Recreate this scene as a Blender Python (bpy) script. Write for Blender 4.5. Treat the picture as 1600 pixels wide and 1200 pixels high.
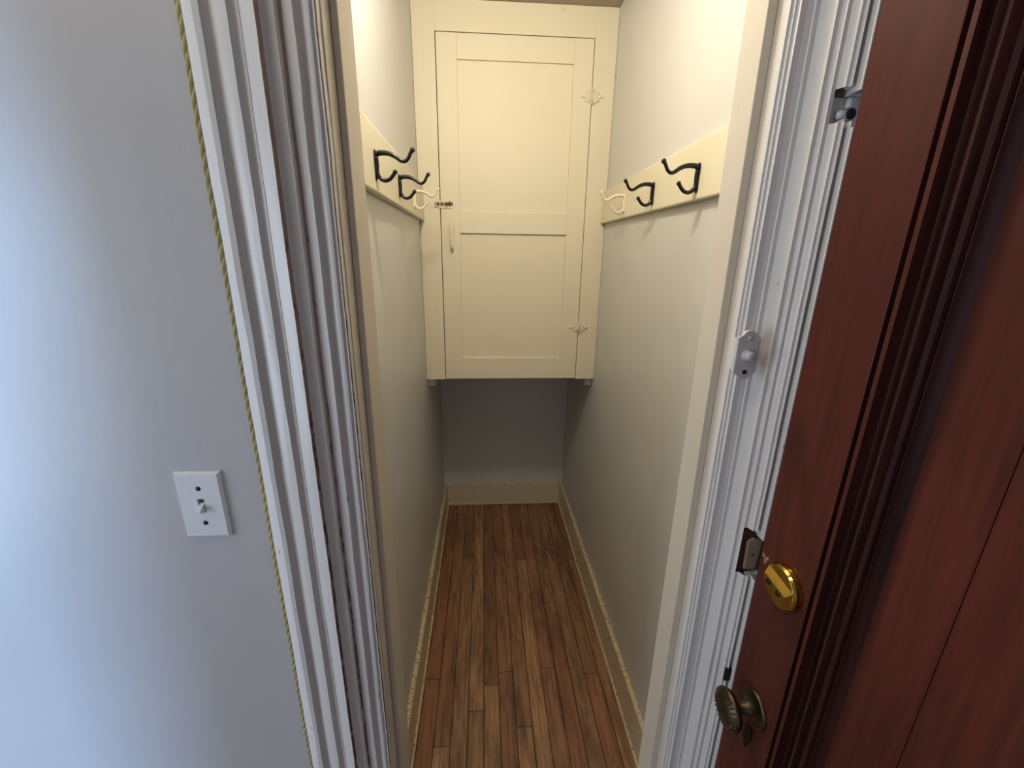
import bpy, bmesh, math, random
from mathutils import Vector, Matrix, noise
random.seed(7)
for o in list(bpy.data.objects): bpy.data.objects.remove(o, do_unlink=True)
S = bpy.context.scene
COL = S.collection
PI = math.pi

# ---------------------------------------------------------------- camera
CAMZ = 1.6
def cam_matrix(p, y, r):
    p, y, r = map(math.radians, (p, y, r))
    F = Vector((math.sin(y)*math.cos(p), math.cos(y)*math.cos(p), -math.sin(p)))
    Rt = Vector((math.cos(y), -math.sin(y), 0)); D = F.cross(Rt)
    r2 = Rt*math.cos(r) + D*math.sin(r); d2 = -Rt*math.sin(r) + D*math.cos(r)
    m = Matrix((r2, -d2, -F)).transposed().to_4x4()
    m.translation = Vector((0, 0, CAMZ)); return m
cd = bpy.data.cameras.new('camera'); cam = bpy.data.objects.new('camera', cd); COL.objects.link(cam)
cd.sensor_width = 36; cd.lens = 36*666.667/1600; cd.clip_start = 0.02
cam.matrix_world = cam_matrix(16.885, 3.851, -0.830)
S.camera = cam

# ---------------------------------------------------------------- world, lights, exposure
W = bpy.data.worlds.new('world'); S.world = W; W.use_nodes = True
W.node_tree.nodes['Background'].inputs[0].default_value = (0.74, 0.82, 1.0, 1)
W.node_tree.nodes['Background'].inputs[1].default_value = 0.54
S.view_settings.view_transform = 'Standard'; S.view_settings.look = 'None'
S.view_settings.exposure = 0.25; S.view_settings.gamma = 1.0
def light(name, kind, loc, energy, color, target=None, **kw):
    l = bpy.data.lights.new(name, kind); o = bpy.data.objects.new(name, l); COL.objects.link(o)
    o.location = loc; l.energy = energy; l.color = color
    for k, v in kw.items(): setattr(l, k, v)
    if target is not None:
        o.rotation_euler = (Vector(target)-Vector(loc)).to_track_quat('-Z', 'Y').to_euler()
    return o
# bulb of the closet lamp, just above the frame
light('closet_lamp_light', 'POINT', (-0.03, 0.92, 2.37), 15.2, (1.0, 0.93, 0.79), shadow_soft_size=0.045)
# daylight of the big window in the next room, coming through the opening on the left
light('window_daylight', 'AREA', (-3.1, -3.1, 1.75), 160, (0.30, 0.58, 1.0), target=(-0.8, 0.6, 1.3),
      shape='RECTANGLE', size=0.9, size_y=1.5)
# ceiling lamp of the hall, weak
light('hall_lamp_light', 'POINT', (-0.60, 0.18, 2.55), 8.5, (1.0, 0.88, 0.68), shadow_soft_size=0.10)
# added area light from the left, raises the contrast on the casings
light('left_fill_light', 'AREA', (-2.1, -0.33, 1.25), 20, (0.68, 0.82, 1.0), target=(0.0, 0.3, 1.15),
      shape='RECTANGLE', size=0.8, size_y=1.6)

# ---------------------------------------------------------------- materials
def newmat(name):
    m = bpy.data.materials.new(name); m.use_nodes = True
    nt = m.node_tree; return m, nt, nt.nodes['Principled BSDF']
def s2l(c):
    return tuple(((v/255)/12.92 if v/255 <= .04045 else ((v/255+.055)/1.055)**2.4) for v in c) + (1,)
def N(nt, t, **kw):
    n = nt.nodes.new(t)
    for k, v in kw.items():
        if isinstance(k, str) and hasattr(n, k): setattr(n, k, v)
    return n
def mix(nt, fac, a, b, mode='MIX'):
    n = nt.nodes.new('ShaderNodeMix'); n.data_type = 'RGBA'; n.blend_type = mode
    for i, v in ((0, fac), (6, a), (7, b)):
        if hasattr(v, 'links') or hasattr(v, 'is_linked'): nt.links.new(v, n.inputs[i])
        else: n.inputs[i].default_value = v
    return n.outputs[2]
def math_(nt, op, a, b=None, c=None):
    n = nt.nodes.new('ShaderNodeMath'); n.operation = op
    for i, v in enumerate((a, b, c)):
        if v is None: continue
        if hasattr(v, 'is_linked'): nt.links.new(v, n.inputs[i])
        else: n.inputs[i].default_value = v
    return n.outputs[0]
def ramp(nt, fac, stops):
    n = nt.nodes.new('ShaderNodeValToRGB'); nt.links.new(fac, n.inputs[0])
    while len(n.color_ramp.elements) < len(stops): n.color_ramp.elements.new(0.5)
    for e, (p, c) in zip(n.color_ramp.elements, stops): e.position = p; e.color = c
    return n.outputs[0]
def noise_(nt, scale, detail=4, stretch=(1, 1, 1), rough=0.55, dist=0.0):
    tc = nt.nodes.new('ShaderNodeTexCoord'); mp = nt.nodes.new('ShaderNodeMapping')
    mp.inputs['Scale'].default_value = stretch
    nt.links.new(tc.outputs['Object'], mp.inputs[0])
    n = nt.nodes.new('ShaderNodeTexNoise'); nt.links.new(mp.outputs[0], n.inputs[0])
    n.inputs['Scale'].default_value = scale; n.inputs['Detail'].default_value = detail
    n.inputs['Roughness'].default_value = rough; n.inputs['Distortion'].default_value = dist
    return n.outputs[0]
def bump(nt, b, h, strength=0.3, dist=0.002):
    n = nt.nodes.new('ShaderNodeBump'); n.inputs['Strength'].default_value = strength
    n.inputs['Distance'].default_value = dist
    nt.links.new(h, n.inputs['Height']); nt.links.new(n.outputs[0], b.inputs['Normal'])
BW = ((0, (0, 0, 0, 1)), (1, (1, 1, 1, 1)))
def paint(name, rgb, rough=0.4, var=0.06, chips=0.0, chiprgb=(96, 66, 50), stretch=(9, 9, 1), bmp=0.25, ch_scale=60, lowz=False):
    m, nt, b = newmat(name)
    c = s2l(rgb); d = tuple(v*(1-var*2) for v in c[:3]) + (1,)
    col = mix(nt, ramp(nt, noise_(nt, 3, 5), ((0.3, (0, 0, 0, 1)), (0.75, (1, 1, 1, 1)))), c, d)
    if chips > 0:
        nz = noise_(nt, ch_scale, 6, (1, 1, 0.35))
        th = 1-chips
        if lowz:                               # knocks and wear sit low on the trim
            tc = nt.nodes.new('ShaderNodeTexCoord'); sp = nt.nodes.new('ShaderNodeSeparateXYZ')
            nt.links.new(tc.outputs['Object'], sp.inputs[0])
            nz = math_(nt, 'ADD', nz, math_(nt, 'MULTIPLY', math_(nt, 'SUBTRACT', 1.30, sp.outputs[2]), 0.22))
        f = ramp(nt, nz, ((max(th-.015, 0), (0, 0, 0, 1)), (min(th+.015, 1), (1, 1, 1, 1))))
        col = mix(nt, f, col, s2l(chiprgb))
    nt.links.new(col, b.inputs['Base Color']); b.inputs['Roughness'].default_value = rough
    bump(nt, b, noise_(nt, 28, 5, stretch), bmp, 0.0015)
    return m
M = {}
M['wall'] = paint('grey_wall_paint', (186, 184, 184), 0.38, 0.03, chips=0.262, chiprgb=(120, 120, 126), ch_scale=34, bmp=0.12, stretch=(3, 3, 1))
M['closet_wall'] = paint('closet_wall_paint', (208, 206, 200), 0.42, 0.03, bmp=0.28, stretch=(4, 4, 0.4))
M['ceiling'] = paint('ceiling_paint', (165, 155, 135), 0.7, 0.04)
M['cream'] = paint('cream_gloss_paint', (226, 216, 188), 0.5, 0.02, chips=0.25, chiprgb=(120, 100, 70), ch_scale=70, bmp=0.22, stretch=(3, 3, 0.6))
M['base'] = paint('baseboard_paint', (216, 203, 172), 0.4, 0.05, chips=0.33, chiprgb=(140, 116, 84), ch_scale=90, stretch=(2, 2, 2))
M['base_top'] = paint('scuffed_baseboard_edge', (224, 208, 166), 0.45, 0.08, chips=0.42, chiprgb=(150, 122, 84), ch_scale=110, stretch=(2, 2, 2))
M['trim'] = paint('white_trim_paint', (214, 211, 208), 0.36, 0.03, chips=0.27, chiprgb=(120, 96, 84), ch_scale=85, bmp=0.25)
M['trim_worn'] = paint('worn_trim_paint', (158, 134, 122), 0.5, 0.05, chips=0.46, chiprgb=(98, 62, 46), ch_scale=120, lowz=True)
M['trim_brown'] = paint('grey_brown_trim_paint', (168, 150, 144), 0.5, 0.06, chips=0.42, chiprgb=(112, 80, 64), ch_scale=100, lowz=True)  # grey-brown tint with brown chips, for one narrow step of the left casing
M['jamb'] = paint('jamb_paint', (208, 198, 180), 0.4, 0.03, bmp=0.2)
M['plate_white'] = paint('white_plastic', (222, 224, 228), 0.3, 0.01, bmp=0.03)
M['bell_paint'] = paint('painted_metal', (196, 194, 194), 0.38, 0.03, bmp=0.12, stretch=(1, 1, 1))
M['dark_hole'] = paint('dark_cavity', (18, 14, 12), 0.9, 0.02)
M['raw_wood'] = paint('bare_wood', (150, 128, 108), 0.7, 0.12, stretch=(3, 3, 0.3))
M['raw_dark'] = paint('splintered_brown_wood', (84, 54, 36), 0.8, 0.2, stretch=(2, 2, 2))
M['rope'] = paint('twisted_cord', (176, 163, 116), 0.85, 0.2, chips=0.32, chiprgb=(150, 150, 150), ch_scale=6)
M['fleck'] = paint('paint_fleck', (205, 195, 175), 0.7, 0.05)

def hook_mat():
    m, nt, b = newmat('black_enamel')
    b.inputs['Base Color'].default_value = s2l((15, 12, 13)); b.inputs['Roughness'].default_value = 0.22
    bump(nt, b, noise_(nt, 60, 3), 0.2, 0.001); return m
M['black'] = hook_mat()
def metal(name, rgb, rough, var=0.3, scale=40):
    m, nt, b = newmat(name); b.inputs['Metallic'].default_value = 1.0
    c = s2l(rgb); d = tuple(v*(1-var) for v in c[:3]) + (1,)
    nt.links.new(mix(nt, noise_(nt, scale, 4), c, d), b.inputs['Base Color'])
    b.inputs['Roughness'].default_value = rough; return m
M['brass'] = metal('polished_brass', (226, 184, 84), 0.13, 0.15)
M['old_brass'] = metal('aged_brass', (112, 100, 78), 0.42, 0.6, 90)
M['dark_metal'] = metal('dark_iron', (62, 58, 54), 0.5, 0.4, 60)
M['rust'] = paint('rusty_bolt', (120, 96, 62), 0.6, 0.2, chips=0.45, chiprgb=(64, 50, 36), ch_scale=150)
M['screw'] = metal('dark_screw', (60, 62, 70), 0.45)
def mahogany():
    m, nt, b = newmat('red_varnished_wood')
    g1 = noise_(nt, 9, 8, (7, 7, 0.35), 0.6, 0.6); g2 = noise_(nt, 2.2, 3)
    base = ramp(nt, g1, ((0.25, s2l((62, 30, 24))), (0.5, s2l((88, 42, 32))), (0.75, s2l((108, 54, 40)))))
    col = mix(nt, ramp(nt, g2, ((0.35, (0, 0, 0, 1)), (0.75, (1, 1, 1, 1)))), base, s2l((68, 34, 28)))
    f = ramp(nt, noise_(nt, 140, 5, (1, 1, 0.25)), ((0.735, (0, 0, 0, 1)), (0.76, (1, 1, 1, 1))))
    col = mix(nt, f, col, s2l((156, 104, 78)))
    nt.links.new(col, b.inputs['Base Color']); b.inputs['Roughness'].default_value = 0.48; b.inputs['Specular IOR Level'].default_value = 0.16
    bump(nt, b, g1, 0.12, 0.001); return m
M['wood'] = mahogany()
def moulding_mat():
    m, nt, b = newmat('dark_moulding_wood')  # panel moulding, a darker red-brown than the rest of the door
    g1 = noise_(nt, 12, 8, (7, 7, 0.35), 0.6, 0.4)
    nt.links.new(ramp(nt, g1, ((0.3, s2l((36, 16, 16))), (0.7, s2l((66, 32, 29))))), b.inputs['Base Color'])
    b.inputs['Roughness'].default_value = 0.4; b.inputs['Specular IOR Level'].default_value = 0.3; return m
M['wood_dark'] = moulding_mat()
def plank_floor():
    m, nt, b = newmat('worn_wood_floor')
    tc = nt.nodes.new('ShaderNodeTexCoord'); sp = nt.nodes.new('ShaderNodeSeparateXYZ')
    nt.links.new(tc.outputs['Object'], sp.inputs[0]); X, Y = sp.outputs[0], sp.outputs[1]
    wob = math_(nt, 'MULTIPLY', noise_(nt, 3, 3, (1, .3, 1)), 0.02)
    xs = math_(nt, 'DIVIDE', math_(nt, 'ADD', X, 0.008), 0.0572)
    idx = math_(nt, 'FLOOR', xs); fx = math_(nt, 'FRACT', xs)
    w1 = nt.nodes.new('ShaderNodeTexWhiteNoise'); w1.noise_dimensions = '1D'; nt.links.new(idx, w1.inputs['W'])
    ys = math_(nt, 'ADD', math_(nt, 'DIVIDE', Y, 1.35), math_(nt, 'MULTIPLY', w1.outputs[0], 7.0))
    idy = math_(nt, 'FLOOR', ys); fy = math_(nt, 'FRACT', ys)
    w2 = nt.nodes.new('ShaderNodeTexWhiteNoise'); w2.noise_dimensions = '2D'
    cb = nt.nodes.new('ShaderNodeCombineXYZ'); nt.links.new(idx, cb.inputs[0]); nt.links.new(idy, cb.inputs[1])
    nt.links.new(cb.outputs[0], w2.inputs['Vector'])
    base = ramp(nt, w2.outputs[0], ((0.0, s2l((150, 110, 80))), (0.35, s2l((184, 140, 102))), (0.7, s2l((166, 112, 80))), (1.0, s2l((210, 164, 120)))))
    # grain, shifted per board
    mp = nt.nodes.new('ShaderNodeMapping'); mp.inputs['Scale'].default_value = (60, 3.2, 1)
    va = nt.nodes.new('ShaderNodeVectorMath'); va.operation = 'ADD'
    cb2 = nt.nodes.new('ShaderNodeCombineXYZ'); nt.links.new(w2.outputs[0], cb2.inputs[0]); nt.links.new(math_(nt, 'MULTIPLY', w2.outputs[0], 40), cb2.inputs[1])
    nt.links.new(tc.outputs['Object'], va.inputs[0]); nt.links.new(cb2.outputs[0], va.inputs[1])
    nt.links.new(va.outputs[0], mp.inputs[0])
    gn = nt.nodes.new('ShaderNodeTexNoise'); nt.links.new(mp.outputs[0], gn.inputs[0])
    gn.inputs['Scale'].default_value = 1.6; gn.inputs['Detail'].default_value = 7; gn.inputs['Distortion'].default_value = 1.2
    col = mix(nt, ramp(nt, gn.outputs[0], ((0.35, (0.42, .38, .36, 1)), (0.6, (1, 1, 1, 1)))), s2l((88, 58, 40)), base)
    # dark worn patches
    st = ramp(nt, noise_(nt, 4.0, 7, (3.2, 0.7, 1), 0.65, 0.3), ((0.47, (0, 0, 0, 1)), (0.70, (0.85, 0.85, 0.85, 1))))
    col = mix(nt, st, col, s2l((86, 66, 54)))
    rd = ramp(nt, noise_(nt, 3.3, 4, (2.2, 0.6, 1), 0.6, 0.2), ((0.55, (0, 0, 0, 1)), (0.75, (0.55, 0.55, 0.55, 1))))
    col = mix(nt, rd, col, s2l((140, 86, 56)))
    edge = math_(nt, 'MINIMUM', fx, math_(nt, 'SUBTRACT', 1.0, fx))
    edge2 = math_(nt, 'MULTIPLY', math_(nt, 'MINIMUM', fy, math_(nt, 'SUBTRACT', 1.0, fy)), 36.0)
    e = math_(nt, 'MINIMUM', edge, edge2)
    gap = ramp(nt, math_(nt, 'ADD', e, math_(nt, 'MULTIPLY', math_(nt, 'SUBTRACT', noise_(nt, 10, 3), .5), 0.05)),
               ((0.016, (1, 1, 1, 1)), (0.050, (0, 0, 0, 1))))
    gapc = mix(nt, 0.85, (0, 0, 0, 1), gap)
    col = mix(nt, gapc, col, s2l((24, 15, 10)))
    nt.links.new(col, b.inputs['Base Color'])
    b.inputs['Roughness'].default_value = 0.5
    bump(nt, b, math_(nt, 'MULTIPLY', gap, -1.0), 0.4, 0.002)
    return m
M['floor'] = plank_floor()
M['plain_floor'] = M['floor']

# ---------------------------------------------------------------- mesh helpers
def link(name, bm, mats, parent=None, smooth=False, kind=None, label=None, cat=None, group=None):
    me = bpy.data.meshes.new(name); bmesh.ops.recalc_face_normals(bm, faces=bm.faces)
    bm.to_mesh(me); bm.free()
    for m in (mats if isinstance(mats, (list, tuple)) else [mats]): me.materials.append(m)
    if smooth:
        for p in me.polygons: p.use_smooth = True
    o = bpy.data.objects.new(name, me); COL.objects.link(o)
    if parent is not None: o.parent = parent
    return props(o, kind, label, cat, group)
def props(o, kind=None, label=None, cat=None, group=None):
    if kind: o['kind'] = kind
    if label: o['label'] = label
    if cat: o['category'] = cat
    if group: o['group'] = group
    return o
def empty(name, loc, **kw):
    o = bpy.data.objects.new(name, None); COL.objects.link(o); o.location = loc; o.empty_display_size = 0.05
    return props(o, **kw)
def B(): return bmesh.new()
def box(bm, x0, x1, y0, y1, z0, z1, bev=0.0, mi=0, segs=2):
    vs = [bm.verts.new((x, y, z)) for z in (z0, z1) for y in (y0, y1) for x in (x0, x1)]
    fs = [bm.faces.new([vs[i] for i in q]) for q in ((0, 2, 3, 1), (4, 5, 7, 6), (0, 1, 5, 4), (2, 6, 7, 3), (0, 4, 6, 2), (1, 3, 7, 5))]
    for f in fs: f.material_index = mi
    if bev > 0:
        es = list({e for f in fs for e in f.edges})
        bmesh.ops.bevel(bm, geom=es, offset=bev, segments=segs, affect='EDGES', profile=0.5)
    return bm
def tube(bm, pts, rad, n=10, caps=True, mi=0):
    pts = [Vector(p) for p in pts]; rings = []
    rs = rad if isinstance(rad, (list, tuple)) else [rad]*len(pts)
    up = None
    for i, p in enumerate(pts):
        t = (pts[min(i+1, len(pts)-1)] - pts[max(i-1, 0)]).normalized()
        if up is None: up = t.orthogonal().normalized()
        up = (up - t*up.dot(t)).normalized(); sd = t.cross(up)
        rings.append([bm.verts.new(p + (up*math.cos(a)+sd*math.sin(a))*rs[i]) for a in [2*PI*k/n for k in range(n)]])
    for a, b in zip(rings, rings[1:]):
        for k in range(n):
            f = bm.faces.new((a[k], a[(k+1) % n], b[(k+1) % n], b[k])); f.material_index = mi; f.smooth = True
    if caps:
        bm.faces.new(rings[0][::-1]).material_index = mi; bm.faces.new(rings[-1]).material_index = mi
def smooth_path(pts, n=6):
    out = []; P = [Vector(p) for p in pts]; P = [P[0]*2-P[1]] + P + [P[-1]*2-P[-2]]
    for i in range(1, len(P)-2):
        a, b, c, d = P[i-1:i+3]
        for k in range(n):
            t = k/n
            out.append(0.5*((2*b)+(c-a)*t+(2*a-5*b+4*c-d)*t*t+(3*b-a-3*c+d)*t**3))
    out.append(P[-2]); return out
def lathe(bm, prof, org, axis, n=40, mi=0, squash=1.0):
    """prof: (radius, height along axis)"""
    ax = Vector(axis).normalized(); u = Vector((0, 0, 1)) if abs(ax.z) < .9 else Vector((1, 0, 0))
    u = (u-ax*u.dot(ax)).normalized(); v = ax.cross(u); org = Vector(org); rings = []
    for r, h in prof:
        if r < 1e-6: rings.append([bm.verts.new(org+ax*h)])
        else: rings.append([bm.verts.new(org+ax*h+(u*math.cos(a)+v*math.sin(a)*squash)*r) for a in [2*PI*k/n for k in range(n)]])
    for a, b in zip(rings, rings[1:]):
        for k in range(n):
            q = []
            for w in ((a, k), (a, k+1), (b, k+1), (b, k)):
                vv = w[0][w[1] % len(w[0])] if len(w[0]) > 1 else w[0][0]
                if vv not in q: q.append(vv)
            if len(q) > 2:
                f = bm.faces.new(q); f.material_index = mi; f.smooth = True
def prism(bm, pts, plane, a0, a1, bev=0.0, mi=0):
    """extrude a 2-D outline; plane 'xz' (a = y) or 'yz' (a = x)"""
    mk = (lambda p, a: (p[0], a, p[1])) if plane == 'xz' else (lambda p, a: (a, p[0], p[1]))
    v0 = [bm.verts.new(mk(p, a0)) for p in pts]; v1 = [bm.verts.new(mk(p, a1)) for p in pts]
    fs = [bm.faces.new(v0[::-1]), bm.faces.new(v1)]; n = len(pts)
    for i in range(n): fs.append(bm.faces.new((v0[i], v0[(i+1) % n], v1[(i+1) % n], v1[i])))
    for f in fs: f.material_index = mi
    if bev > 0:
        es = [e for e in fs[0].edges] + [e for e in fs[1].edges]
        bmesh.ops.bevel(bm, geom=es, offset=bev, segments=2, affect='EDGES', profile=0.5)

# key planes (metres; the camera stands above the origin)
YW = 0.615          # face of the wall with the closet doorway
XL, XR = -0.265, 0.515      # closet side walls
YB = 2.52           # closet back wall
YC = 1.91           # face of the hanging cabinet
ZC = CAMZ + 0.892   # closet ceiling
XD = 0.4312         # face of the entry door in the right-hand wall
HZ = 2.12           # head of the closet doorway
ST = dict(kind='structure')

# ---------------------------------------------------------------- setting
bm = B(); box(bm, -4.2, 1.2, -4.0, 2.6, -0.05, 0.0); link('floor', bm, M['floor'], **ST)
bm = B(); box(bm, -1.0, XR+.1, -2.0, YW, 2.75, 2.85); link('ceiling', bm, M['ceiling'], **ST)
bm = B(); box(bm, XL-.08, XR+.08, 0.69, YB+.08, ZC, ZC+.1); link('ceiling_closet', bm, M['ceiling'], **ST)
# wall with the doorway: left of it, above it, and the bit right of it
bm = B()
box(bm, -1.6, -0.20, YW, 0.69, 0, 2.75); box(bm, -0.20, 0.38, YW, 0.69, HZ+.02, 2.75); box(bm, 0.38, 0.60, YW, 0.69, 0, 2.75)
link('wall_front', bm, M['wall'], **ST)
bm = B(); box(bm, XL-.08, XL, 0.69, YB+.08, 0, ZC); link('wall_closet_left', bm, M['closet_wall'], **ST)
bm = B(); box(bm, XR, XR+.08, 0.69, YB+.08, 0, ZC); link('wall_closet_right', bm, M['closet_wall'], **ST)
bm = B(); box(bm, XL, XR, YB, YB+.08, 0, ZC); link('wall_closet_back', bm, M['closet_wall'], **ST)
# left wall of the hall with the opening to the bright room
bm = B(); box(bm, -1.12, -1.0, -2.0, -0.12, 0, 2.75); box(bm, -1.12, -1.0, -0.12, YW, 1.97, 2.75)
link('wall_left', bm, M['wall'], **ST)
bm = B(); box(bm, XD+.03, XD+.15, -2.0, -0.42, 0, 2.75); box(bm, XD+.03, XD+.15, -0.42, 0.56, 2.13, 2.75)
link('wall_right', bm, M['wall'], **ST)

# closet baseboards with shoe moulding
def baseboard(name, side):
    bm = B(); H = 0.150
    if side == 'left':
        box(bm, XL, XL+.018, 0.70, YB, 0, H, 0.004); box(bm, XL+.0181, XL+.0285, 0.70, YB-.02, 0, 0.016, 0.005)
    elif side == 'right':
        box(bm, XR-.018, XR, 0.70, YB, 0, H, 0.004); box(bm, XR-.0285, XR-.0181, 0.70, YB-.02, 0, 0.016, 0.005)
    else:
        box(bm, XL+.0182, XR-.0182, YB-.018, YB, 0, 0.150, 0.004); box(bm, XL+.0182, XR-.0182, YB-.0285, YB-.0181, 0, 0.018, 0.005)
    for f in bm.faces:
        if f.normal.z > 0.5: f.material_index = 1
    bm.normal_update()
    for f in bm.faces:
        f.material_index = 1 if f.normal.z > 0.4 else 0
    link(name, bm, [M['base'], M['base_top']], **ST)
for s in ('left', 'right', 'back'): baseboard('baseboard_'+s, s)

# ---------------------------------------------------------------- doorway casings: swept profiles
def chain(x, y, sgn, segs):
    """segs: (ray ratio |x|/y reached, slope deg, material, curve)  slope 0 = parallel to the wall, 90 = towards the room"""
    strips = []
    X = abs(x)
    for r, ang, mi, curve in segs:
        a = math.radians(ang); dx, dy = math.cos(a), -math.sin(a)
        t = (r*y - X)/(dx - r*dy)
        X2, y2 = X+dx*t, y+dy*t
        n = 1 if not curve else 8
        pts = []
        for k in range(n+1):
            u = k/n; px, py = X+(X2-X)*u, y+(y2-y)*u
            if curve:
                nx, ny = -(y2-y), (X2-X); L = math.hypot(nx, ny) or 1
                h = curve*math.sin(PI*u); px += -nx/L*h*0; py += -h     # + bulges into the room, - is a cove
            pts.append((px*sgn, py))
        strips.append((pts, mi)); X, y = X2, y2
    return strips, (X*sgn, y)
def sweep(bm, strips, z0, z1, step=0.012, amp=0.0006, seed=0.0, skip=None):
    zs = [z0+(z1-z0)*i/round((z1-z0)/step) for i in range(round((z1-z0)/step)+1)]
    for pts, mi in strips:
        cols = []
        for (x, y) in pts:
            col = []
            for z in zs:
                dx = noise.noise(Vector((x*60+seed, z*9, 0)))*amp + noise.noise(Vector((x*60, z*40, seed+5)))*amp*0.5
                dy = noise.noise(Vector((x*60, z*7, seed+9)))*amp*0.7
                col.append(bm.verts.new((x+dx, y+dy, z)))
            cols.append(col)
        for a, b in zip(cols, cols[1:]):
            for i in range(len(zs)-1):
                if skip and skip(pts, zs[i]): continue
                f = bm.faces.new((a[i], b[i], b[i+1], a[i+1])); f.material_index = mi; f.smooth = True
ZT = HZ+0.02
# left casing, from the doorway edge outwards
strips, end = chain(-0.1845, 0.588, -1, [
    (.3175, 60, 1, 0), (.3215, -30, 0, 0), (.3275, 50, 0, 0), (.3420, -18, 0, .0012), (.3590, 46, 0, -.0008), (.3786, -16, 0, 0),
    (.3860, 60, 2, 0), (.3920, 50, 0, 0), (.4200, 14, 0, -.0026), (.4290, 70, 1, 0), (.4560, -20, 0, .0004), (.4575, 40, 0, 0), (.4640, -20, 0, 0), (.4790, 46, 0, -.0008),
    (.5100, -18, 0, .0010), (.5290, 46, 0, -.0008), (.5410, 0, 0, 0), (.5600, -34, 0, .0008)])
side = [([end, (-0.3335, YW)], 0)]
inner = [([(-0.1845, YW+.002), (-0.1845, 0.588)], 0)]
bm = B(); sweep(bm, inner+strips+side, 0, ZT, seed=1.0, amp=.0009)
CL = link('trim_1', bm, [M['trim'], M['trim_worn'], M['trim_brown']], kind='structure', label='wide fluted white casing left of the closet doorway')
# right casing, from the doorway edge to the entry door corner
rs, rend = chain(0.367, 0.597, 1, [
    (.620, 0, 0, 0), (.625, 84, 0, 0), (.630, 0, 0, 0), (.637, 80, 0, 0), (.6507, -4, 0, 0), (.664, 8, 0, 0), (.668, 50, 0, 0), (.678, -5, 0, 0), (.714, 78, 0, 0),
    (.7242, -3, 0, 0), (.736, 78, 0, 0), (.7447, -3, 0, 0), (.765, 66, 0, -.0010), (.772, -5, 0, 0), (.779, 82, 0, 0)])
gx, gy = rend      # narrow dark gap before the lip of the door frame
rs += [([(gx, gy), (gx+.0008, gy+.013)], 0), ([(gx+.0008, gy+.013), (gx+.0060, gy+.013)], 0), ([(gx+.0060, gy+.013), (.4305, .5457)], 0), ([(.4305, .5457), (.4310, .5414)], 0)]
rend = (.4310, .5414)
rx, ry = rend
rs2 = rs + [([rend, (rx+.0005, ry+.012)], 0), ([(rx+.0005, ry+.012), (XD+.006, ry+.012)], 0)]
bm = B()
zd = CAMZ-.457     # deadbolt strike pocket cut through the outer beads
def skip(pts, z):
    xm = sum(p[0] for p in pts)/len(pts)
    if xm > 0.4112 and zd-.040 < z < zd+.036: return True
    if xm > 0.4165 and CAMZ+.148 < z < CAMZ+.186: return True
    return False
sweep(bm, [([(0.3668, 0.607), (0.367, 0.597)], 0)]+rs2, 0, ZT, seed=3.0, amp=.0005, skip=skip)
CR = link('trim_2', bm, [M['trim'], M['trim_worn']], kind='structure', label='stepped white casing right of the closet doorway')
# jambs and stops of the closet doorway
bm = B(); box(bm, -0.199, -0.183, 0.60, 0.699, 0, HZ, .001); box(bm, -0.183, -0.1735, 0.631, 0.699, 0, HZ, .0015)
link('trim_3', bm, M['jamb'], kind='structure', label='left jamb and stop of the closet doorway')
bm = B(); box(bm, 0.367, 0.383, 0.606, 0.690, 0, HZ, .001); box(bm, 0.3535, 0.367, 0.622, 0.676, 0, HZ, .0015)
link('trim_4', bm, M['jamb'], kind='structure', label='right jamb and stop of the closet doorway')
bm = B(); box(bm, -0.183, 0.367, 0.60, 0.69, HZ, HZ+.016, .001); box(bm, -0.335, XD, 0.575, YW, HZ+.02, HZ+.15, .004)
link('trim_5', bm, M['trim'], kind='structure', label='head casing above the closet doorway')
# entry door jamb: the white post in the corner
JX = 0.404
bm = B()
JY = ry+.0125
def post(z0, z1): box(bm, rx+.002, XD+.06, JY, YW-.001, z0, z1, .0008)
post(0, zd-.040); post(zd+.036, CAMZ+.148); post(CAMZ+.186, HZ+.02)
for (x0, x1, y0, y1) in ((XD-.0008, XD+.0015, ry-.004, JY),):
    for a, b in ((0, zd-.040), (zd+.036, CAMZ+.148), (CAMZ+.186, HZ+.02)): box(bm, x0, x1, y0, y1, a, b, .0004)
J = link('trim_6', bm, M['trim'], kind='structure', label='white frame edge of the entry door in the corner')
# pocket of the deadbolt strike: bare wood
bm = B(); outl = []
for k in range(28):
    a = 2*PI*k/28; rr = 1+.07*noise.noise(Vector((k*1.7, 3, 0)))
    outl.append((.4338+.0245*max(-1, min(1, 1.35*math.cos(a)))*rr, zd-.002+.041*max(-1, min(1, 1.25*math.sin(a)))*rr))
prism(bm, outl, 'xz', .5625, .575, .0008)
link('strike_pocket', bm, M['raw_dark'], parent=J, label='splintered brown wood around the strike pocket')
bm = B(); prism(bm, [(.4235, zd-.032), (.4420, zd-.033), (.4450, zd+.024), (.4300, zd+.026), (.4215, zd+.020)], 'xz', .5560, .5620, .0012)
link('strike_block', bm, M['raw_wood'], parent=J, label='bare wood block with a screw hole')
bm = B(); lathe(bm, [(0, .0006), (.0016, .0006), (.0016, 0)], (0.4325, 0.556, zd-.004), (0, -1, 0), 10); link('screw_hole', bm, M['dark_hole'], parent=J)
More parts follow.
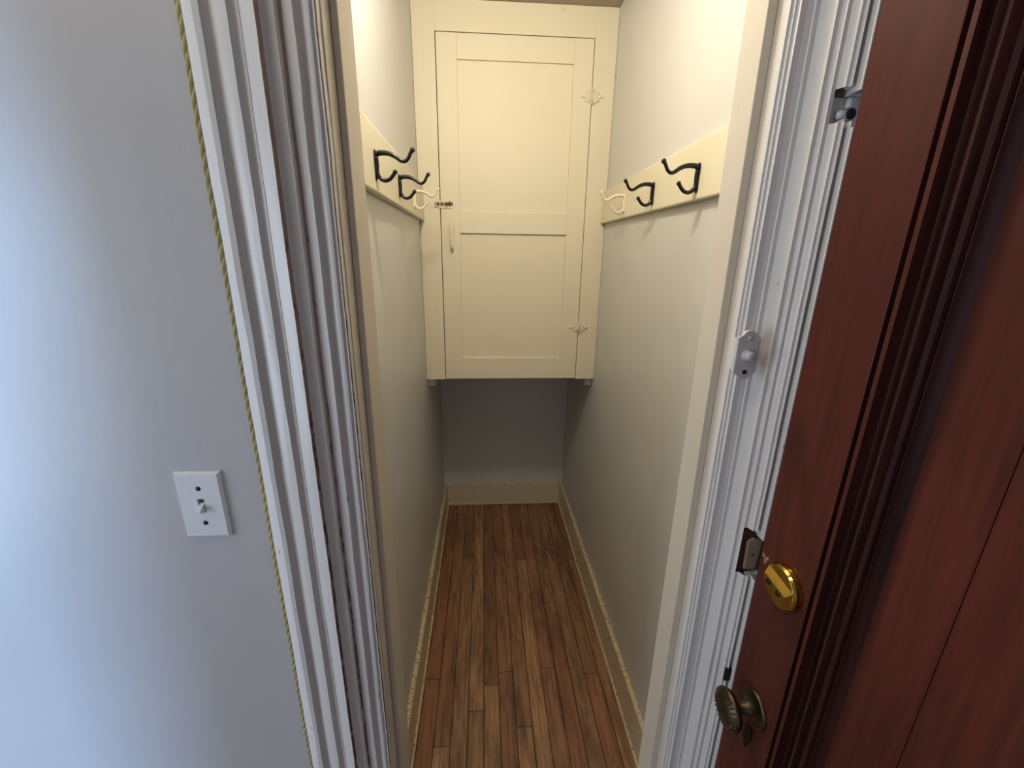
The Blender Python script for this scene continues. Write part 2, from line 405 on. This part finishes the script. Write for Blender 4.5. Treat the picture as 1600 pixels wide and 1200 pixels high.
# upper strike: recess with a painted plate, a round bolt hole and two lugs
zs_ = CAMZ+.167
bm = B(); box(bm, 0.4185, XD+.05, .565, .572, CAMZ+.1482, CAMZ+.1858, .0006)
sp_ = link('strike_plate', bm, M['trim'], parent=J, label='painted upper strike plate')
bm = B(); box(bm, 0.4270, 0.4300, .5500, .5650, CAMZ+.1484, CAMZ+.1600, .0008); box(bm, 0.4340, 0.4372, .5480, .5650, CAMZ+.1484, CAMZ+.1560, .0008)
box(bm, 0.4240, 0.4380, .5540, .5650, zs_-.006, zs_+.0035, .003); box(bm, 0.4345, 0.4460, .5560, .5650, zs_+.006, zs_+.018, .003)
link('strike_lug', bm, M['trim'], parent=sp_)
bm = B(); lathe(bm, [(0, .0006), (.0062, .0006), (.0062, 0)], (0.4375, .5538, zs_-.001), (0, -1, 0), 20); link('bolt_hole', bm, M['dark_hole'], parent=sp_)
zl_ = CAMZ-.702
bm = B(); box(bm, 0.4195, 0.4300, .5435, .558, zl_-.014, zl_+.013, .001); link('latch_hole', bm, M['dark_hole'], parent=J, label='dark latch slot in the frame edge')

# ---------------------------------------------------------------- cord in the gap beside the left casing
bm = B()
for s in range(3):
    pts = []; z = 0.02
    while z < HZ:
        a = z/0.052*2*PI + s*2*PI/3 + .5*noise.noise(Vector((z*9, 0, 4)))
        cx = -0.3425 + noise.noise(Vector((z*5, 2, 0)))*.0016; cy = YW-.0062
        pts.append((cx+.0023*math.cos(a), cy+.0023*math.sin(a), z)); z += 0.0025
    tube(bm, pts, 0.0025, 8)
link('twisted_cord', bm, M['rope'], label='twisted straw-coloured cord running down the outer edge of the left casing', cat='cord')

# ---------------------------------------------------------------- light switch
sx0, sx1, sz0, sz1 = -0.4740, -0.4055, CAMZ-.4385, CAMZ-.3235
xc, zc = (sx0+sx1)/2, (sz0+sz1)/2
t = empty('light_switch', (xc, YW, zc), label='white toggle light switch on the grey wall left of the closet doorway', cat='light switch')
def rel(bm, c): bmesh.ops.translate(bm, verts=bm.verts, vec=-Vector(c)); return bm
c0 = (xc, YW, zc)
bm = B()
o_ = [(sx0, sz0), (sx1, sz0), (sx1, sz1), (sx0, sz1)]
vb = [bm.verts.new((x, YW, z)) for x, z in o_]
vm = [bm.verts.new((x, YW-.002, z)) for x, z in o_]
vt = [bm.verts.new((x+(.0035 if x < xc else -.0035), YW-.0062, z+(.0035 if z < zc else -.0035))) for x, z in o_]
for A, Bq in ((vb, vm), (vm, vt)):
    for i in range(4): bm.faces.new((A[i], A[(i+1) % 4], Bq[(i+1) % 4], Bq[i]))
# front face with the slot for the lever
hx, hz = .0052, .0122
vs_ = [bm.verts.new((xc+a*hx, YW-.0062, zc+b*hz)) for a, b in ((-1, -1), (1, -1), (1, 1), (-1, 1))]
vd = [bm.verts.new((xc+a*hx, YW-.0012, zc+b*hz)) for a, b in ((-1, -1), (1, -1), (1, 1), (-1, 1))]
for i in range(4):
    bm.faces.new((vt[i], vt[(i+1) % 4], vs_[(i+1) % 4], vs_[i])); bm.faces.new((vs_[i], vs_[(i+1) % 4], vd[(i+1) % 4], vd[i]))
link('plate', rel(bm, c0), M['plate_white'], parent=t)
bm = B(); box(bm, xc-.0051, xc+.0051, YW-.0016, YW-.0012, zc-.0121, zc+.0121); link('switch_slot', rel(bm, c0), M['rust'], parent=t, label='dark slot around the lever')
bm = B(); vv = []
for (y, w, z0, z1) in ((YW-.002, .0036, -.009, .004), (YW-.010, .0032, -.0085, .0005), (YW-.0155, .0026, -.0095, -.0035)):
    vv.append([bm.verts.new((xc+a*w, y, zc+z)) for a, z in ((-1, z0), (1, z0), (1, z1), (-1, z1))])
for A, Bq in zip(vv, vv[1:]):
    for i in range(4): bm.faces.new((A[i], A[(i+1) % 4], Bq[(i+1) % 4], Bq[i]))
bm.faces.new(vv[-1]); link('toggle_lever', rel(bm, c0), M['plate_white'], parent=t)
for dz in (.0302, -.0302):
    bm = B(); lathe(bm, [(0, .0012), (.0026, .0011), (.0040, 0)], (xc, YW-.0062, zc+dz), (0, -1, 0), 16)
    link('screw', rel(bm, c0), M['screw'], parent=t)

# ---------------------------------------------------------------- bell push on the right casing
bx, by, bz = 0.3640, 0.5625, CAMZ-.1295
t = empty('bell_push', (bx, by, bz), label='painted-over bell push plate with round button on the casing right of the doorway', cat='doorbell')
w, h = .0165, .0245
out = [(-w, -h), (-w*.80, -h-.0005)]
for k in range(13):
    a = PI+PI*k/12; out.append((w*.62*math.cos(a), -h-.002+.0085*math.sin(a)))
out += [(w*.80, -h-.0005), (w, -h), (w, h), (w*.80, h+.0005)]
for k in range(13):
    a = PI*k/12; out.append((w*.62*math.cos(a), h+.002+.0085*math.sin(a)))
out += [(-w*.80, h+.0005), (-w, h)]
bm = B(); prism(bm, out, 'xz', 0, -.0065, .0012)
link('plate', bm, M['bell_paint'], parent=t)
bm = B(); box(bm, -.0135, .0135, 0.0, .012, -.022, .022); link('backing_block', bm, M['trim'], parent=t)
bm = B(); lathe(bm, [(0.0085, 0), (.0085, .003), (.0068, .0045), (.0066, .0085), (.0045, .0105), (0, .011)], (0, -.0065, 0), (0, -1, 0), 28)
link('button', bm, M['bell_paint'], parent=t)
for dz in (.024, -.024):
    bm = B(); lathe(bm, [(0, .0012), (.0024, .0011), (.0034, 0)], (0, -.0065, dz), (0, -1, 0), 14)
    link('screw', bm, M['bell_paint'] if dz > 0 else M['dark_metal'], parent=t)

# ---------------------------------------------------------------- coat rails
bm = B()
YR1 = YC-.001
prism(bm, [(0.70, CAMZ+.127), (YR1, CAMZ+.130), (YR1, CAMZ+.254), (0.70, CAMZ+.262)], 'yz', XR-.020, XR, .004)
link('coat_rail', bm, M['cream'], label='cream painted coat rail board on the right closet wall', cat='coat rail')
bm = B()
prism(bm, [(0.70, CAMZ+.134), (YR1, CAMZ+.129), (YR1, CAMZ+.270), (0.70, CAMZ+.276)], 'yz', XL, XL+.020, .004)
link('coat_rail', bm, M['cream'], label='cream painted coat rail board on the left closet wall', cat='coat rail')

# ---------------------------------------------------------------- coat hooks
def make_hook(mat):
    """hook on a wall facing +x; origin at the wall, plate centre"""
    root = empty('coat_hook', (0, 0, 0))
    bm = B()
    prof = [(-.0065, -.026), (0, -.031), (.0065, -.026), (.0058, 0), (.0085, .022), (.006, .031), (0, .034), (-.006, .031), (-.0085, .022), (-.0058, 0)]
    prism(bm, [(a, b) for a, b in prof], 'yz', 0, .0035, .0008)
    link('base_plate', bm, mat, parent=root)
    up = [(.001, .022), (.012, .0265), (.030, .0262), (.045, .021), (.058, .0125), (.067, .011), (.075, .017), (.081, .0285), (.085, .0335)]
    lo = [(.003, .018), (.0042, .004), (.004, -.014), (.010, -.025), (.020, -.030), (.031, -.027), (.039, -.019), (.044, -.012)]
    bm = B()
    P = smooth_path([(a, 0, b) for a, b in up], 5); n = len(P)
    tube(bm, P, [.0062-.0022*min(1, i/n*1.6) for i in range(n)], 12)
    bmesh.ops.create_uvsphere(bm, u_segments=14, v_segments=10, radius=.0058, matrix=Matrix.Translation((.0855, 0, .0345)))
    link('upper_arm', bm, mat, parent=root, smooth=True)
    bm = B(); P = smooth_path([(a, 0, b) for a, b in lo], 5); n = len(P)
    tube(bm, P, [.0056-.0014*min(1, i/n*1.5) for i in range(n)], 12)
    bmesh.ops.create_uvsphere(bm, u_segments=14, v_segments=10, radius=.0053, matrix=Matrix.Translation((.0445, 0, -.0112)))
    link('lower_arm', bm, mat, parent=root, smooth=True)
    for dz in (.0275, -.0235):
        bm = B(); lathe(bm, [(0, .0022), (.0022, .0018), (.0034, 0)], (.0035, 0, dz), (1, 0, 0), 12)
        link('screw', bm, M['screw'] if mat is M['black'] else mat, parent=root)
    return root
def copy_tree(o):
    c = o.copy(); COL.objects.link(c)
    for ch in o.children:
        d = ch.copy(); COL.objects.link(d); d.parent = c
    return c
hb = make_hook(M['black']); hw = make_hook(M['cream']); used = set()
def hook(src, loc, flip, label, scale=1.0, tilt=0.0):
    o = src if src.name not in used else copy_tree(src); used.add(src.name); used.add(o.name)
    o.location = loc; o.rotation_euler = (math.radians(tilt), 0, PI if flip else 0); o.scale = (scale,)*3
    props(o, None, label, 'coat hook', 'coat hooks on the closet rails'); return o
xl, xr = XL+.020, XR-.020
hook(hb, (xr, 1.052, CAMZ+.1735), True, 'black double coat hook at the near end of the right closet rail')
hook(hb, (xr, 1.325, CAMZ+.1735), True, 'black double coat hook between two others on the right closet rail', 1.0, 2)
hook(hw, (xr, 1.590, CAMZ+.1755), True, 'cream painted coat hook at the far end of the right closet rail', 1.0, -2)
hook(hb, (xl, 1.085, CAMZ+.1875), False, 'black double coat hook at the near end of the left closet rail')
hook(hb, (xl, 1.368, CAMZ+.1830), False, 'black double coat hook between two others on the left closet rail', 1.0, -1)
hook(hw, (xl, 1.640, CAMZ+.1800), False, 'cream painted coat hook at the far end of the left closet rail')

# ---------------------------------------------------------------- hanging cabinet at the back of the closet
t = empty('wall_cabinet', (0.125, YB, CAMZ-.556), label='cream built-in cabinet hung high across the back of the closet', cat='cabinet')
t0 = Vector(t.location)
def part(name, bm, mat, parent, off=None, **kw):
    bmesh.ops.translate(bm, verts=bm.verts, vec=-(off if off is not None else t0)); return link(name, bm, mat, parent=parent, **kw)
zb = CAMZ-.557
bm = B()
box(bm, XL+.001, -.1795, YC, YC+.02, zb, ZC-.001, .001); box(bm, .4275, XR-.001, YC, YC+.02, zb, ZC-.001, .001)
box(bm, -.1795, .4275, YC, YC+.02, CAMZ+.791, ZC-.001, .0008)
part('face_frame', bm, M['cream'], t)
bm = B(); box(bm, XL+.001, XR-.001, YC+.0203, YB-.001, zb+.004, zb+.022)
part('bottom_board', bm, M['closet_wall'], t)
bm = B(); box(bm, -.24, .49, YC+.027, YC+.034, zb+.023, ZC-.01)
part('dark_interior', bm, M['dark_hole'], t)
bm = B(); box(bm, XL+.001, XL+.035, YC+.03, YC+.30, zb-.040, zb+.0035, .003); part('support_cleat', bm, M['closet_wall'], t)
bm = B(); box(bm, XR-.035, XR-.001, YC+.03, YC+.30, zb-.040, zb+.0035, .003); part('support_cleat', bm, M['closet_wall'], t)
# door
d0, d1, dz0, dz1 = -.1762, .4247, CAMZ-.5535, CAMZ+.7878
bm = B(); yf, yb_ = YC-.002, YC+.019
box(bm, d0, -.0985, yf, yb_, dz0, dz1, .0012); box(bm, .3495, d1, yf, yb_, dz0, dz1, .0012)
for a, b in ((CAMZ+.704, dz1-.0001), (CAMZ+.083, CAMZ+.1665), (dz0+.0001, CAMZ-.4530)):
    box(bm, -.0984, .3494, yf+.0003, yb_, a, b, .0012)
dr = part('cabinet_door', bm, M['cream'], t)
for nm, a, b in (('upper', CAMZ+.1664, CAMZ+.7045), ('lower', CAMZ-.4531, CAMZ+.0835)):
    bm = B(); box(bm, -.0984, .3494, yf+.0095, yb_-.003, a, b); part('door_panel', bm, M['cream'], dr)
# ornamental hinges: pierced leaf plates each side of a knuckle
def leaf(sx):
    bm = B()
    for (cx, cz, rx_, rz_) in ((.012, 0, .011, .0165), (.022, .0115, .0085, .0065), (.022, -.0115, .0085, .0065), (.029, 0, .0095, .0075), (.0395, 0, .0065, .0055), (.012, .019, .006, .005), (.012, -.019, .006, .005)):
        bmesh.ops.create_uvsphere(bm, u_segments=18, v_segments=8, radius=1, matrix=Matrix.Translation((sx*cx, 0, cz)) @ Matrix.Diagonal((rx_, .0028, rz_, 1)))
    for (cx, cz) in ((.0175, .006), (.0175, -.006), (.0345, 0), (.008, .0125), (.008, -.0125)):
        lathe(bm, [(.0015, .0032), (.0024, .0022), (.0032, .0034), (.0042, 0)], (sx*cx, -.0008, cz), (0, -1, 0), 12)
    return bm
for hz_ in (.5965, -.3130):
    h0 = Vector((.4262, YC-.003, CAMZ+hz_))
    bm = B(); tube(bm, [(0, -.004, -.024), (0, -.004, .024)], .0042, 12)
    for q in (-.0255, .0255): bmesh.ops.create_uvsphere(bm, u_segments=10, v_segments=8, radius=.0045, matrix=Matrix.Translation((0, -.004, q)))
    hg = link('hinge', bm, M['cream'], parent=t, smooth=True); hg.location = h0-t0
    for sx in (-1, 1): link('hinge_leaf', leaf(sx), M['cream'], parent=hg, smooth=True)
# slide bolt
b0 = Vector((-.162, YC-.003, CAMZ+.196))
bm = B(); box(bm, -.022, .036, -.0025, 0, -.018, .012, .001)
sb = link('slide_bolt', bm, M['cream'], parent=t); sb.location = b0-t0
bm = B(); tube(bm, [(-.036, -.007, 0), (.036, -.007, 0)], .0042, 10); tube(bm, [(.010, -.009, 0), (.010, -.018, -.006)], .0032, 8)
link('bolt_rod', bm, M['rust'], parent=sb, smooth=True, label='worn brown bolt rod')
for x in (-.016, .0, .024, -.031):
    bm = B(); tube(bm, smooth_path([(x, 0, -.009), (x, -.009, -.007), (x, -.0125, 0), (x, -.009, .007), (x, 0, .009)], 4), .0022, 8)
    link('staple', bm, M['cream'] if x != .024 else M['rust'], parent=sb, smooth=True)
bm = B(); box(bm, -.040, -.024, -.002, 0, -.014, .012, .001); link('keeper_plate', bm, M['cream'], parent=sb)
# pull
p0 = Vector((-.1335, YC-.002, CAMZ+.0645))
bm = B(); pth = smooth_path([(0, -.003, -.050), (0, -.020, -.040), (0, -.024, -.020), (0, -.025, 0), (0, -.024, .020), (0, -.020, .040), (0, -.003, .050)], 5)
tube(bm, pth, .0064, 12)
hp = link('pull_handle', bm, M['cream'], parent=t, smooth=True); hp.location = p0-t0
for s in (-1, 1):
    bm = B(); lathe(bm, [(0, .004), (.0055, .0035), (.0085, 0)], (0, 0, s*.057), (0, -1, 0), 20, squash=.8); link('handle_foot', bm, M['cream'], parent=hp)

# ---------------------------------------------------------------- entry door in the right-hand wall
DZ = 2.10
DY1 = ry-.0045           # latch edge
Dr = empty('door_1', (XD, DY1, 0), kind='structure', label='red-brown varnished entry door standing along the right side')
D0 = Vector(Dr.location)
def dpart(name, bm, mat, parent=Dr, **kw): return part(name, bm, mat, parent, D0, **kw)
bm = B(); box(bm, XD, XD+.045, 0.4347, DY1, .005, DZ, .002); dpart('stile', bm, M['wood'])
bm = B(); box(bm, XD, XD+.045, -.42, -.30, .005, DZ, .002); dpart('stile', bm, M['wood'])
bm = B(); box(bm, XD+.0001, XD+.045, -.2999, .4346, .005, .22, .001); box(bm, XD+.0001, XD+.045, -.2999, .4346, 1.99, DZ, .001); dpart('rail', bm, M['wood'])
bm = B(); box(bm, XD+.012, XD+.030, 0.2945, 0.370, .22, 1.99); box(bm, XD+.012, XD+.030, -.22, 0.2935, .22, 1.99); box(bm, XD+.016, XD+.029, .291, .297, .22, 1.99)
dpart('panel', bm, M['wood'])
# moulding run: (y, height towards the room) from the stile inwards
mp_ = [(.4348, .000), (.4340, -.012), (.4284, -.012), (.4280, .0005), (.4222, .0005), (.4212, -.006), (.4180, -.013), (.4125, -.012), (.4105, -.002), (.4092, .000), (.4080, -.001),
       (.4065, -.007), (.4010, -.008), (.3990, -.001), (.3960, .003), (.3926, .004), (.3905, .000), (.3880, -.007), (.3845, -.007), (.3825, .000), (.3795, .006), (.3772, .0075), (.3743, .005),
       (.3735, -.002), (.3718, .0015), (.3706, .0015), (.3690, -.006), (.3629, -.013)]
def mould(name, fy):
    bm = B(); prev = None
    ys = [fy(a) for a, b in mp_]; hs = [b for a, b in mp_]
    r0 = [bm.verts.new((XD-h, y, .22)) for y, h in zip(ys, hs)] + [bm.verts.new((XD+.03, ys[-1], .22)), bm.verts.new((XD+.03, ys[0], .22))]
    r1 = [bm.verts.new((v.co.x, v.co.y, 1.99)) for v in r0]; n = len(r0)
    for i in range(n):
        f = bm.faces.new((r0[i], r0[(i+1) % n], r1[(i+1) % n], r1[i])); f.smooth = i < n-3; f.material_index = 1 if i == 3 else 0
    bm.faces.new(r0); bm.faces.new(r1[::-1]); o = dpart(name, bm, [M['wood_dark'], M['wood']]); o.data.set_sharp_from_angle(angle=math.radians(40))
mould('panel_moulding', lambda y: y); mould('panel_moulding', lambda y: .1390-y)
# deadbolt
q0 = Vector((XD, .4748, CAMZ-.4500))
bm = B(); lathe(bm, [(.0325, 0), (.0330, .004), (.0318, .0095), (.0295, .0125), (.0285, .0130), (0, .0130)], (0, 0, 0), (-1, 0, 0), 56)
for f in bm.faces: f.smooth = False
db = link('deadbolt', bm, M['brass'], parent=Dr, label='polished brass deadbolt'); db.location = q0-D0
# faceted turn piece across the disc
bm = B(); ang = math.radians(6)
def rot(y, z): return (y*math.cos(ang)-z*math.sin(ang), y*math.sin(ang)+z*math.cos(ang))
def bar(L, wd, x): return [bm.verts.new((x,)+rot(a*L, b*wd)) for a, b in ((-1, -1), (1, -1), (1, 1), (-1, 1))]
A = bar(.0265, .0150, -.0130); C_ = bar(.0225, .0052, -.0205)
for i in range(4): bm.faces.new((A[i], A[(i+1) % 4], C_[(i+1) % 4], C_[i]))
bm.faces.new(C_); link('turn_piece', bm, M['brass'], parent=db)
for s in (-1, 1):
    bm = B(); c = rot(s*.0105, .0)
    lathe(bm, [(0, .0022), (.0036, .0018), (.0048, 0)], (-.0205, c[0], c[1]), (-1, 0, 0), 16); link('screw', bm, M['dark_metal'], parent=db)
# knob, rosette, keyhole plate
k0 = Vector((XD, .4789, CAMZ-.6915))
bm = B(); lathe(bm, [(.0295, 0), (.0300, .003), (.0270, .0055), (.0230, .0045), (.0190, .0075), (.0150, .0070), (.0125, .014), (.0095, .016), (.0088, .030), (0, .030)], (0, 0, 0), (-1, 0, 0), 48)
kn = link('rosette', bm, M['old_brass'], parent=Dr); kn.location = k0-D0
bm = B(); lathe(bm, [(.0085, .026), (.0105, .031), (.019, .034), (.0285, .038), (.0315, .043), (.0318, .046), (.0300, .049), (.0270, .0500), (.0255, .0515), (.018, .0545), (.009, .056), (0, .0565)], (0, 0, 0), (-1, 0, 0), 56)
kb = link('door_knob', bm, M['old_brass'], parent=kn, label='antique brass knob with a leaf-patterned rim', smooth=True)
bm = B()
for k in range(26):
    a = 2*PI*k/26
    for r_, h_, s_ in ((.0285, .0500, .0018), (.0245, .0525, .0013)):
        bmesh.ops.create_uvsphere(bm, u_segments=8, v_segments=6, radius=1, matrix=Matrix.Translation((-h_, r_*math.cos(a), r_*math.sin(a))) @ Matrix.Rotation(a, 4, 'X') @ Matrix.Diagonal((.0012, .0026, s_*.8, 1)))
link('knob_rim_pattern', bm, M['old_brass'], parent=kn, smooth=True)
bm = B(); e = [(-.0085, .004), (.0085, .004), (.0095, -.012), (.0075, -.024), (.004, -.032), (0, -.044), (-.004, -.032), (-.0075, -.024), (-.0095, -.012)]
prism(bm, e, 'yz', 0, -.003, .0006); ep = link('keyhole_plate', bm, M['dark_metal'], parent=Dr); ep.location = Vector((XD, .4800, CAMZ-.7370))-D0
bm = B(); lathe(bm, [(0, .0006), (.0026, .0006), (.0026, 0)], (-.003, 0, -.010), (-1, 0, 0), 14); box(bm, -.0036, -.003, -.0012, .0012, -.019, -.010); link('keyhole', bm, M['dark_hole'], parent=ep)
# chipped corner above the deadbolt
bm = B()
for (y, z, a, b) in ((.5300, -.441, .0030, .0040), (.5250, -.447, .003, .006), (.5210, -.4405, .0025, .004)):
    bmesh.ops.create_icosphere(bm, subdivisions=2, radius=1, matrix=Matrix.Translation((XD-.0002, y, CAMZ+z)) @ Matrix.Diagonal((.0006, a, b, 1)))
dpart('chipped_patch', bm, M['raw_wood'])

# ---------------------------------------------------------------- small things
bm = B(); tube(bm, [(XL-.001, 0.985, CAMZ+.287), (XL+.008, 0.985, CAMZ+.287)], .0011, 8)
bmesh.ops.create_uvsphere(bm, u_segments=8, v_segments=6, radius=.002, matrix=Matrix.Translation((XL+.008, .985, CAMZ+.287)))
link('nail', bm, M['screw'], label='small nail in the left closet wall just above the coat rail', cat='nail')
fl = None
for i, (x, y, s) in enumerate(((.285, 1.78, .0022), (.302, 1.70, .0016), (.283, 1.74, .0014), (.318, 1.56, .0018), (.345, 1.5, .0024), (.352, 1.47, .0017),
                               (-.17, 2.30, .0024), (.24, 1.95, .0016), (.28, 1.62, .0030), (.30, 1.62, .0018), (.33, 1.42, .0015), (.375, 1.30, .0022), (.29, 1.20, .0020), (-.07, 1.57, .0016))):
    if fl is None:
        bm = B(); bmesh.ops.create_icosphere(bm, subdivisions=1, radius=.001)
        for v in bm.verts: v.co *= 1+.35*noise.noise(v.co*2500); v.co.z = max(v.co.z, -.0004)*.7
        fl = link('paint_fleck', bm, M['fleck'], label='tiny pale paint fleck lying on the closet floor boards', cat='debris', group='paint flecks on the closet floor'); o = fl
    else: o = fl.copy(); COL.objects.link(o)
    o.location = (x, y, s*.28); o.scale = (s*1000, s*900, s*1000); o.rotation_euler = (0, 0, i*1.3)
